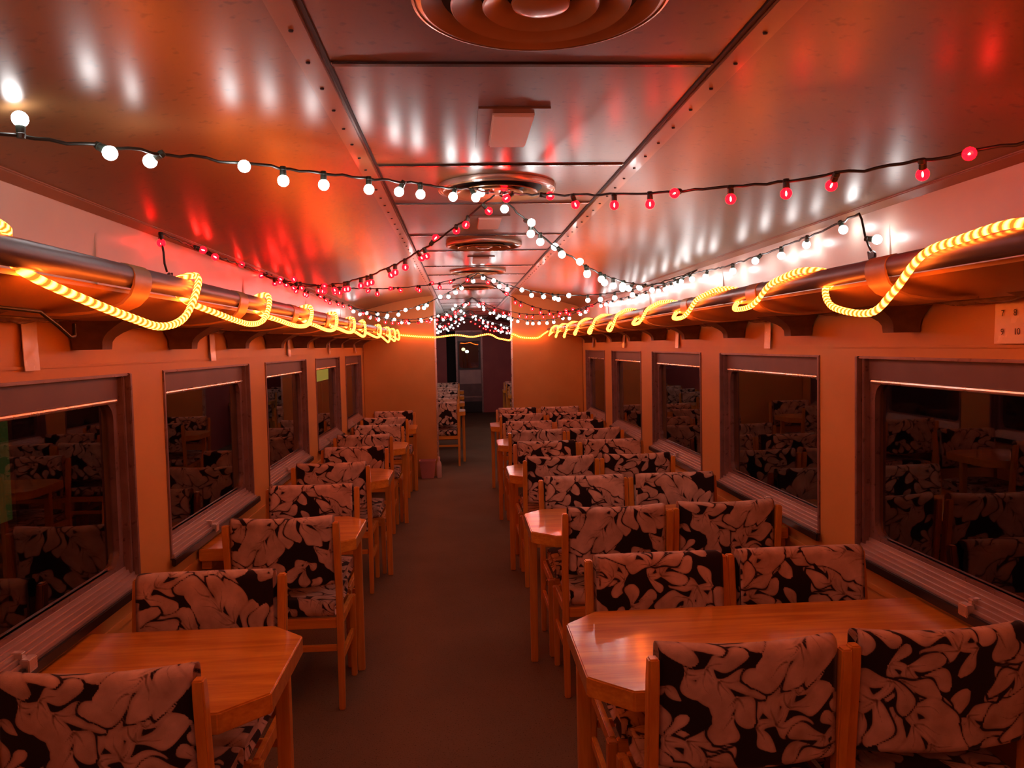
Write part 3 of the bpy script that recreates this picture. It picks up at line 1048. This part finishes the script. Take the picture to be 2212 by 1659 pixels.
# ------------------------------------------------------------------ tables
def table_parts(x_aisle, x_wall):
    """top with clipped aisle corners; local origin at the aisle end of the table on the floor"""
    s = 1 if x_wall > x_aisle else -1
    L = abs(x_wall - x_aisle)
    poly = [(0, -0.195), (0.105, -0.295), (L, -0.295), (L, 0.295), (0.105, 0.295), (0, 0.195)]
    top = MB().slab([(s * a, c) for a, c in poly], 0.665, 0.72)
    leg = MB().add([(s * 0.025 - .017, .023, 0), (s * 0.025 + .017, .023, 0), (s * 0.025 + .017, .057, 0), (s * 0.025 - .017, .057, 0), (s * 0.028 - .020, .02, .665), (s * 0.028 + .020, .02, .665), (s * 0.028 + .020, .06, .665), (s * 0.028 - .020, .06, .665)],
                   [(3, 2, 1, 0), (4, 5, 6, 7), (0, 1, 5, 4), (1, 2, 6, 5), (2, 3, 7, 6), (3, 0, 4, 7)])
    xs = sorted((s * (L - 0.045), s * L))
    cleat = MB().box(xs[0], xs[1], -0.26, 0.26, 0.62, 0.665)
    return (top.mesh('table_top', M['table_wood'], bevel=0.004), leg.mesh('leg', M['chair_wood'], bevel=0.003), cleat.mesh('wall_cleat', M['rail_wood'], bevel=0.003))
table_cache = {}
def place_table(xa, xw, y, label, group):
    key = (xa, xw)
    if key not in table_cache:
        t = thing('dining_table', label, 'table', (xa, y, 0), 0, group)
        for nm, me in zip(('table_top', 'leg', 'wall_cleat'), table_parts(xa, xw)):
            link(nm, me, t)
        table_cache[key] = t
        return t
    src = table_cache[key]
    r = src.copy()
    COL.objects.link(r)
    for ch in src.children:
        c = ch.copy()
        COL.objects.link(c)
        c.parent = r
    r.location = (xa, y, 0)
    r['label'] = label
    return r

rnd = random.Random(11)
NEAR = ['nearest', 'second', 'third', 'fourth', 'fifth']
RJ = [(0.515, 1.022), (0.520, 1.030), (0.475, 0.985), (0.480, 0.988), (0.485, 0.992)]
RJB = [(0.500, 1.003), (0.502, 1.008), (0.470, 0.975), (0.478, 0.982), (0.485, 0.990)]
LJ = [-1.020, -0.962, -1.015, -1.010, -0.985]
LJB = [-1.020, -0.985, -0.975, -0.975, -0.960]
for k in range(5):
    yc = 2.165 + 1.6 * k
    place_table(0.148, 1.350, yc, '%s table in the right row, glossy orange wood with clipped corners' % NEAR[k], 'tables in the right row')
    place_table(-0.668, -1.350, yc, '%s table in the left row, short glossy orange wood with clipped corners' % NEAR[k], 'tables in the left row')
    ya, yb = 1.775 + 1.6 * k, 2.625 + 1.6 * k
    j = lambda: rnd.uniform(-0.012, 0.012)
    e = lambda: math.radians(rnd.uniform(-0.7, 0.7))
    g = 'leaf-patterned chairs in the right rows'
    place_chair(RJ[k][0], ya + j(), e(), 'leaf-patterned chair, right row aisle seat, back toward us, near side of the %s table' % NEAR[k], g)
    place_chair(RJ[k][1], ya + 0.01 + j(), e(), 'leaf-patterned chair, right row window seat, back toward us, near side of the %s table' % NEAR[k], g)
    place_chair(RJB[k][0], yb + j(), PI + e(), 'leaf-patterned chair, right row aisle seat, facing us across the %s table' % NEAR[k], g)
    place_chair(RJB[k][1], yb + 0.01 + j(), PI + e(), 'leaf-patterned chair, right row window seat, facing us across the %s table' % NEAR[k], g)
    g = 'leaf-patterned chairs in the left row'
    place_chair(LJ[k], ya + j(), e(), 'leaf-patterned chair, left row, back toward us, near side of the %s table' % NEAR[k], g)
    place_chair(LJB[k], yb + j(), PI + e(), 'leaf-patterned chair, left row, facing us across the %s table' % NEAR[k], g)

# far section seen through the gangway
for k in range(4):
    yc = 10.64 + 1.6 * k
    place_table(-0.12, -1.350, yc, '%s table beyond the gangway on the left, wooden end showing' % NEAR[k], 'tables beyond the gangway')
    g = 'leaf-patterned chairs beyond the gangway'
    place_chair(-0.452, yc - 0.39, 0, 'leaf-patterned chair beyond the gangway on the left, near side of its %s table' % NEAR[k], g)
    place_chair(-0.455, yc + 0.46, PI, 'leaf-patterned chair beyond the gangway on the left, facing us across its %s table' % NEAR[k], g)
for k in range(2):
    yc = 13.80 + 1.6 * k
    q = ('nearer', 'farther')[k]
    place_table(0.655, 1.350, yc, '%s table glimpsed past the right jamb of the gangway' % q, 'tables beyond the gangway')
    place_chair(0.955, yc - 0.39, 0, 'leaf-patterned chair past the right gangway jamb, near side of the %s table' % q, 'leaf-patterned chairs beyond the gangway')
    place_chair(0.955, yc + 0.46, PI, 'leaf-patterned chair past the right gangway jamb, facing us across the %s table' % q, 'leaf-patterned chairs beyond the gangway')

# ------------------------------------------------------------------ festoon strings
def globe_mesh(r):
    pr = [(0.0005, -r)]
    for i in range(1, 9):
        a = -PI / 2 + PI * 0.86 * i / 8
        pr.append((r * math.cos(a), r * math.sin(a)))
    pr += [(0.0075, r * 1.0)]
    return MB().lathe(pr, 14)
BR = 0.0158
ME['white_globe'] = globe_mesh(BR * 1.06).mesh('bulb', M['white_bulb'], smooth=True)
ME['red_globe'] = globe_mesh(BR).mesh('bulb', M['red_glass'], smooth=True)
ME['socket'] = MB().lathe([(0.0005, BR * 0.92), (0.0092, BR * 0.92), (0.0100, BR * 1.1), (0.0092, BR * 1.9), (0.0105, BR * 2.0), (0.0085, BR * 2.6), (0.0005, BR * 2.65)], 10).mesh('socket', M['socket'], smooth=0.6)
ME['filament'] = MB().lathe([(0.0003, -0.0075), (0.0024, -0.005), (0.0028, 0.0), (0.0022, 0.005), (0.0003, 0.008)], 6).mesh('filament', M['red_fil'], smooth=True)
ARM = 0.036

def wire_point(A, B, sag, t):
    q = A.lerp(B, t)
    q.z -= sag * 4 * t * (1 - t)
    return q

class Festoon:
    def __init__(self, label, colour, group):
        self.t = thing('string_light', label, 'string light', (0, 0, 0), 0, group)
        self.colour = colour
        self.path = []
        self.count = 0
        self.rnd = random.Random(len(label) * 13)
    def bulb(self, hook, direction):
        d = Vector(direction).normalized()
        c = hook + d * ARM
        o = link('bulb', ME[self.colour + '_globe'], self.t, c)
        o.rotation_mode = 'QUATERNION'
        o.rotation_quaternion = Vector((0, 0, -1)).rotation_difference(d)
        link('socket', ME['socket'], o)
        if self.colour == 'red':
            link('filament', ME['filament'], o)
        self.count += 1
    def strand(self, A, B, sag, bulbs):
        """bulbs: list of (t, dz in cm) - how far each globe sits above or below the wire"""
        A, B = Vector(A), Vector(B)
        n = max(10, int((B - A).length / 0.035))
        for i in range(n + 1):
            q = wire_point(A, B, sag, i / n)
            w = 0.004
            self.path.append(q + Vector((self.rnd.uniform(-w, w), self.rnd.uniform(-w, w), self.rnd.uniform(-w, w))) * (0 if i in (0, n) else 1))
        h = (B - A)
        h.z = 0
        h.normalize()
        side = Vector((-h.y, h.x, 0))
        for t, dz in bulbs:
            z = max(-1, min(1, dz / 100 / ARM))
            rest = math.sqrt(max(0, 1 - z * z))
            a = self.rnd.uniform(0, 2 * PI)
            d = Vector((0, 0, z)) + (h * math.cos(a) * 0.5 + side * math.sin(a)).normalized() * rest
            self.bulb(wire_point(A, B, sag, t), d)
    def even(self, A, B, sag, n, t0=0.04, t1=0.96):
        bl = []
        for i in range(n):
            bl.append((t0 + (t1 - t0) * (i + self.rnd.uniform(-.25, .25) + .5) / n, self.rnd.choice((-3.6, -3.6, -3.2, -3.4, -2.4, -1.0, 1.0))))
        self.strand(A, B, sag, bl)
    def done(self):
        link('cable', MB().tube(self.path, 0.0042, 6).mesh('cable', M['cable'], smooth=True), self.t)
        return self.t

C1, C2, C3, C4 = (0, 3.13, 2.215), (0, 6.5, 2.215), (0, 9.75, 2.215), (0, 12.95, 2.21)
L0, R0 = (-1.31, 1.45, 2.04), (1.31, 1.45, 2.04)
L1, R1 = (-1.31, 4.7, 2.04), (1.31, 4.7, 2.04)
L2, R2 = (-1.31, 8.1, 2.04), (1.31, 8.1, 2.04)
L3, R3 = (-1.28, 11.35, 2.04), (1.28, 11.35, 2.04)
L4, R4 = (-1.28, 14.5, 2.04), (1.28, 14.5, 2.04)
C5 = (0, 16.2, 2.21)
CB = (0, -0.25, 2.215)

s = Festoon('white-bulb string light starting at upper left, zigzagging over the aisle', 'white', 'festoon string lights')
s.even((1.28, -1.6, 2.04), CB, 0.10, 12)  # unseen strand behind the camera, added to brighten the near furniture
s.even(CB, L0, 0.06, 11)
s.strand(L0, C1, 0.005, [(0.05, -3), (0.169, 4.8), (0.246, -1.9), (0.321, -1.8), (0.431, -1.5), (0.496, -5.4), (0.568, -5.3), (0.659, -4.9), (0.738, -3.2), (0.779, -4.6), (0.873, -3.4), (0.921, -3.2), (0.972, -0.8)])
s.strand(C1, R1, 0.209, [(0.024, -4.3), (0.096, -1.3), (0.115, -3.9), (0.15, -4.5), (0.235, 1.7), (0.219, -3.1), (0.311, 0.0), (0.338, -3.2), (0.345, -5.4), (0.407, -3.0), (0.427, -5.1), (0.471, -5.2), (0.528, -2.2), (0.52, -4.8), (0.579, -2.2), (0.651, -1.1), (0.76, -3), (0.86, -3.4), (0.94, -3)])
s.strand(R1, C2, 0.173, [(0.08, -3.2), (0.16, -3.5), (0.237, -4.8), (0.309, -3.8), (0.37, -4.3), (0.425, -3.8), (0.507, -0.3), (0.563, -3.2), (0.592, -2.9), (0.648, -3.0), (0.703, -3.5), (0.745, -0.9), (0.829, -3.7), (0.874, -4.1), (0.889, 0.0), (0.97, -2)])
s.strand(C2, L2, 0.166, [(0.04, -3), (0.117, -2.1), (0.148, -3.6), (0.196, -3.7), (0.25, -0.4), (0.337, -2.6), (0.372, -5.1), (0.406, -2.4), (0.498, -1.0), (0.569, -5.9), (0.659, -4.0), (0.76, -1.9), (0.854, -2.3), (0.94, -3)])
s.even(L2, C3, 0.20, 15)
s.done()

s = Festoon('red-bulb string light starting at upper right, zigzagging over the aisle', 'red', 'festoon string lights')
s.even((-1.28, -1.6, 2.04), CB, 0.10, 12)  # red strand out of view behind the viewpoint, added for more light on the furniture
s.even(CB, R0, 0.06, 11)
s.strand(R0, C1, 0.069, [(0.04, -3), (0.11, -3.4), (0.191, -1.0), (0.243, -3.0), (0.345, -2.5), (0.413, -4.4), (0.497, -4.9), (0.584, -1.1), (0.639, -3.9), (0.711, -4.0), (0.804, -3.2), (0.881, -0.4), (0.957, -2.2), (0.982, 1.6)])
s.strand(C1, L1, 0.179, [(0.043, -2.3), (0.089, -3.4), (0.128, -1.3), (0.216, 2.6), (0.24, -3.4), (0.262, -2.4), (0.312, -5.0), (0.352, -4.8), (0.382, -3.2), (0.452, -3.6), (0.469, -5.3), (0.498, -5.9), (0.557, -5.2), (0.572, -3.9), (0.63, -3.0), (0.685, -0.5), (0.82, 2.8), (0.881, 2.1), (0.95, -2)])
s.strand(L1, C2, 0.101, [(0.06, -3), (0.12, -3.2), (0.187, -7.3), (0.203, -6.1), (0.211, -3.9), (0.253, -6.0), (0.272, -4.3), (0.405, -1.6), (0.437, -4.2), (0.517, -0.3), (0.538, -1.8), (0.638, -1.5), (0.65, -3.4), (0.704, 1.4), (0.761, -4.2), (0.85, -1.4), (0.936, -3.4)])
s.strand(C2, R2, 0.199, [(0.05, -3), (0.17, -2.0), (0.257, -3.6), (0.299, -4.1), (0.39, -2.7), (0.456, -4.8), (0.53, -3), (0.60, -2), (0.658, -1.2), (0.70, -3), (0.77, 1.2), (0.82, -3.3), (0.865, -2.9), (0.931, -0.2)])
s.even(R2, C3, 0.17, 14)
s.done()

def ragged_plug(parent, at):
    b = MB()
    x, y, z = at
    b.add([(x - .006, y - .022, z - .012), (x - .004, y + .020, z - .018), (x - .006, y + .026, z + .014), (x - .004, y + .012, z + .006), (x - .005, y - .004, z + .012), (x - .004, y - .022, z + .004),
           (x + .006, y - .020, z - .012), (x + .004, y + .018, z - .018), (x + .006, y + .024, z + .014), (x + .004, y + .010, z + .006), (x + .005, y - .006, z + .012), (x + .004, y - .020, z + .004)],
          [(0, 1, 2, 3, 4, 5), (11, 10, 9, 8, 7, 6), (0, 6, 7, 1), (1, 7, 8, 2), (2, 8, 9, 3), (3, 9, 10, 4), (4, 10, 11, 5), (5, 11, 6, 0)])
    link('plug', b.mesh('plug', M['black_gloss'], bevel=0.002), parent)

s = Festoon('red-bulb string light hung along the left cornice, loose plug at its near end', 'red', 'festoon string lights')
xl = -1.285
s.path += [Vector((-1.268, 3.02, 1.905)), Vector((-1.272, 3.01, 1.935)), Vector((-1.276, 3.015, 1.98)), Vector((xl, 3.01, 2.05))]
w0 = Vector((xl, 3.02, 2.050))
for y, z in [(3.0, 2.0), (3.39, 2.035), (3.565, 2.02), (4.17, 2.05), (4.615, 2.04)]:
    pass
s.strand((xl, 3.02, 2.05), (xl, 4.70, 2.05), 0.006, [(0.0, -3.6), (0.22, -1.0), (0.325, -2.0), (0.68, 0.6), (0.95, -1.0)])
s.strand((xl, 4.70, 2.05), (xl, 8.08, 2.05), 0.014, [(0.08, -2), (0.16, -3), (0.24, -3), (0.30, -3.6), (0.34, -3.4), (0.44, -2), (0.53, -3), (0.62, -3.6), (0.72, -3), (0.825, -3.4), (0.95, -3.2)])
s.even((xl, 8.08, 2.05), C3, 0.235, 17)
t = s.done()
ragged_plug(t, (-1.266, 3.04, 1.893))
s = Festoon('white-bulb string light hung along the right cornice, one bulb against the cove', 'white', 'festoon string lights')
xr = 1.285
s.path += [Vector((1.262, 2.585, 1.895)), Vector((1.266, 2.61, 1.915)), Vector((1.272, 2.645, 1.955)), Vector((1.278, 2.68, 2.02)), Vector((xr, 2.71, 2.045))]
s.bulb(Vector((1.270, 2.635, 1.945)), (0.75, -0.62, -0.18))
s.strand((xr, 2.71, 2.045), (xr, 4.70, 2.02), 0.030, [(0.07, -3.0), (0.21, -2.8), (0.34, -3.6), (0.46, -2.6), (0.65, -3.6), (0.86, -3.4)])
s.strand((xr, 4.70, 2.02), (xr, 8.08, 2.03), 0.030, [(0.06, -3), (0.15, -3.2), (0.25, -3), (0.36, -3.4), (0.46, -2), (0.54, -3.6), (0.63, -3.6), (0.74, -2.6), (0.83, -3), (0.93, -3.6)])
s.even((xr, 8.08, 2.03), C3, 0.235, 16)
t = s.done()
ragged_plug(t, (1.262, 2.58, 1.884))
for col, seq, lab in (('white', (C3, R3, C4, L4, C5), 'white-bulb string light beyond the gangway opening, crossing the far ceiling'), ('red', (C3, L3, C4, R4, C5), 'red-bulb string light beyond the gangway opening, crossing the far ceiling')):
    s = Festoon(lab, col, 'festoon string lights')
    for a, c in zip(seq[:-1], seq[1:]):
        s.even(a, c, 0.22, 16)
    s.done()
s = Festoon('white-bulb string light beyond the gangway, sagging low at far left', 'white', 'festoon string lights')
s.even(C3, (-1.28, 11.3, 2.0), 0.26, 17)
s.even((-1.28, 11.3, 2.0), (-0.02, 12.93, 2.19), 0.26, 16)
s.even((-0.02, 12.93, 2.19), (1.28, 15.0, 2.03), 0.24, 17)
s.done()

# ------------------------------------------------------------------ papers, bin, bits outside
def make_sheet(sg, y0, y1, z0, z1, label, curl=0.006, numbers=()):
    n, m_ = 5, 8
    vs, fs = [], []
    r = random.Random(int(y0 * 100))
    for side in (0, 1):
        for i in range(m_ + 1):
            for k in range(n + 1):
                v = i / m_
                x = sg * (1.3525 - 0.003 - 0.0012 * (1 - side) - curl * (1 - v) ** 2 - r.uniform(0, 0.0012) * (1 if side == 0 else 0))
                vs.append((x, y0 + (y1 - y0) * k / n, z0 + (z1 - z0) * v))
    q = (n + 1) * (m_ + 1)
    for i in range(m_):
        for k in range(n):
            a = i * (n + 1) + k
            fs.append((a, a + 1, a + n + 2, a + n + 1))
            fs.append((q + a, q + a + n + 1, q + a + n + 2, q + a + 1))
    bd = [k for k in range(n + 1)] + [i * (n + 1) + n for i in range(1, m_ + 1)] + [m_ * (n + 1) + k for k in range(n - 1, -1, -1)] + [i * (n + 1) for i in range(m_ - 1, 0, -1)]
    for i in range(len(bd)):
        a, c = bd[i], bd[(i + 1) % len(bd)]
        fs.append((a, q + a, q + c, c))
    o = tag(link('paper_sign', MB().add(vs, fs).mesh('paper_sign', M['paper'], smooth=0.6)), label, 'paper sign', 'paper signs over the windows')
    for txt, y, z, size in numbers:
        cu = bpy.data.curves.new('number', 'FONT')
        cu.body = txt
        cu.size = size
        cu.extrude = 0.0002
        cu.align_x = 'CENTER'
        cu.align_y = 'CENTER'
        tmp = bpy.data.objects.new('number', cu)
        COL.objects.link(tmp)
        bpy.context.view_layer.update()
        me = bpy.data.meshes.new_from_object(tmp.evaluated_get(bpy.context.evaluated_depsgraph_get()))
        bpy.data.objects.remove(tmp)
        me.name = 'number'
        me.materials.clear()
        me.materials.append(M['ink'])
        c = link('number', me, o, (sg * (1.3525 - 0.0075 - curl * (1 - (z - z0) / (z1 - z0)) ** 2), y, z))
        c.rotation_euler = (PI / 2, 0, -PI / 2 if sg > 0 else PI / 2)
    return o
for y, w, nm in ((2.21, .075, 'nearest'), (3.775, .072, 'second'), (5.42, .072, 'third'), (7.07, .075, 'fourth'), (8.74, .075, 'farthest')):
    make_sheet(-1, y - w / 2, y + w / 2, 1.556, 1.692, '%s narrow paper strip taped over the left windows' % nm, 0.014 if y > 8 else 0.004)
for y, w, nm in ((3.70, .072, 'nearest'), (5.29, .072, 'second'), (7.03, .075, 'third'), (8.70, .075, 'farthest')):
    make_sheet(1, y - w / 2, y + w / 2, 1.556, 1.700, '%s narrow paper strip taped over the right windows' % nm, 0.012 if y > 6 else 0.004)
make_sheet(1, 1.76, 2.083, 1.572, 1.708, 'wide paper sign numbered 7 to 10 at the right edge of the picture', 0.003,
           [('7', 2.049, 1.656, .025), ('8', 2.001, 1.656, .025), ('9', 2.049, 1.604, .025), ('10', 1.992, 1.604, .025)])

b = thing('waste_bin', 'small pink bin on the carpet at the foot of the left partition', 'bin', (-0.60, 9.42, 0))
poly = lambda w, d: [(-w, -d), (w, -d), (w, d), (-w, d)]
vs = [(x, y, 0.0) for x, y in poly(.075, .06)] + [(x, y, 0.215) for x, y in poly(.098, .078)] + [(x, y, 0.215) for x, y in poly(.090, .070)] + [(x, y, 0.012) for x, y in poly(.068, .053)]
fs = [(3, 2, 1, 0), (12, 13, 14, 15)]
for a in (0, 4, 8):
    fs += [(a + i, a + (i + 1) % 4, a + 4 + (i + 1) % 4, a + 4 + i) for i in range(4)]
link('body', MB().add(vs, fs).mesh('body', M['bin'], bevel=0.006), b)
r_ = MB()
for x0, x1, y0, y1 in ((-.102, .102, -.082, -.074), (-.102, .102, .074, .082), (-.102, -.094, -.074, .074), (.094, .102, -.074, .074)):
    r_.box(x0, x1, y0, y1, .203, .221)
link('rim', r_.mesh('rim', M['bin'], bevel=0.002), b)
bo = thing('bottle', 'slim milky bottle standing beside the pink bin by the gangway jamb', 'bottle', (-0.462, 9.40, 0))
link('body', MB().lathe([(0.0005, 0.0), (0.026, 0.0), (0.031, 0.008), (0.031, 0.15), (0.026, 0.185), (0.013, 0.215), (0.012, 0.235), (0.0005, 0.235)], 24).mesh('body', M['bottle'], smooth=0.7), bo)
link('cap', MB().lathe([(0.0005, 0.226), (0.0155, 0.226), (0.0155, 0.258), (0.0005, 0.259)], 20).mesh('cap', M['bottle'], smooth=0.6), bo)

# night outside
struct('ground', MB().box(-30, 30, -20, 80, -1.25, -1.2).mesh('ground', plain('night_ground', (0.02, 0.02, 0.02), 0.9)), 'dark ground outside the carriage', 'ground')
def street_lamp(x, y, z, col, st, label, r):
    t = thing('street_lamp', label, 'lamp', (x, y, -1.2))
    link('pole', MB().tube([(0, 0, 0), (0, 0, z + 1.2)], 0.05, 10).mesh('pole', M['bracket'], smooth=0.7), t)
    link('lamp_head', MB().lathe([(0.001, z + 1.2 - r), (r * .8, z + 1.2 - r * .5), (r, z + 1.2), (r * .7, z + 1.2 + r * .6), (0.001, z + 1.2 + r * .8)], 16).mesh('lamp_head', glow('lamp_' + label[:5], col, st), smooth=True), t)
street_lamp(0.20, 45, 1.32, (0.75, 1.0, 0.75), 6.0, 'greenish white lamp far outside, seen through the end door', 0.11)
street_lamp(0.00, 47, 1.45, (1.0, 0.85, 0.35), 2.0, 'dim yellow lamp far outside, left of the greenish one', 0.12)

def stand_in_glow(x, y0, y1, z0, z1, col, st, label):
    t = thing('glow_panel', label, 'lit panel', (x, (y0 + y1) / 2, z0))
    w, h = y1 - y0, z1 - z0
    link('frame', MB().box(-.08, -.02, -w / 2 - .06, w / 2 + .06, -.06, h + .06).mesh('frame', M['bracket']), t)
    link('pane', MB().box(-.019, -.012, -w / 2, w / 2, 0, h).mesh('pane', glow('panel_glow', col, st)), t)
    link('support', MB().box(-.07, -.03, -.04, .04, -1.2 - z0, -.06).mesh('support', M['bracket']), t)
stand_in_glow(-3.2, 5.16, 5.36, 0.50, 1.30, (0.60, 0.66, 0.14), 0.018, 'tall greenish stand-in panel glowing outside, seen through the nearest left window')  # green-lit strip outside, drawn as an added panel that glows by itself
stand_in_glow(-4.0, 20.6, 22.6, 0.75, 1.10, (0.85, 0.75, 0.12), 0.32, 'small yellow stand-in panel glowing far outside, seen through the fourth left window')  # added glowing panel, stands in for a yellow reflection in the glass
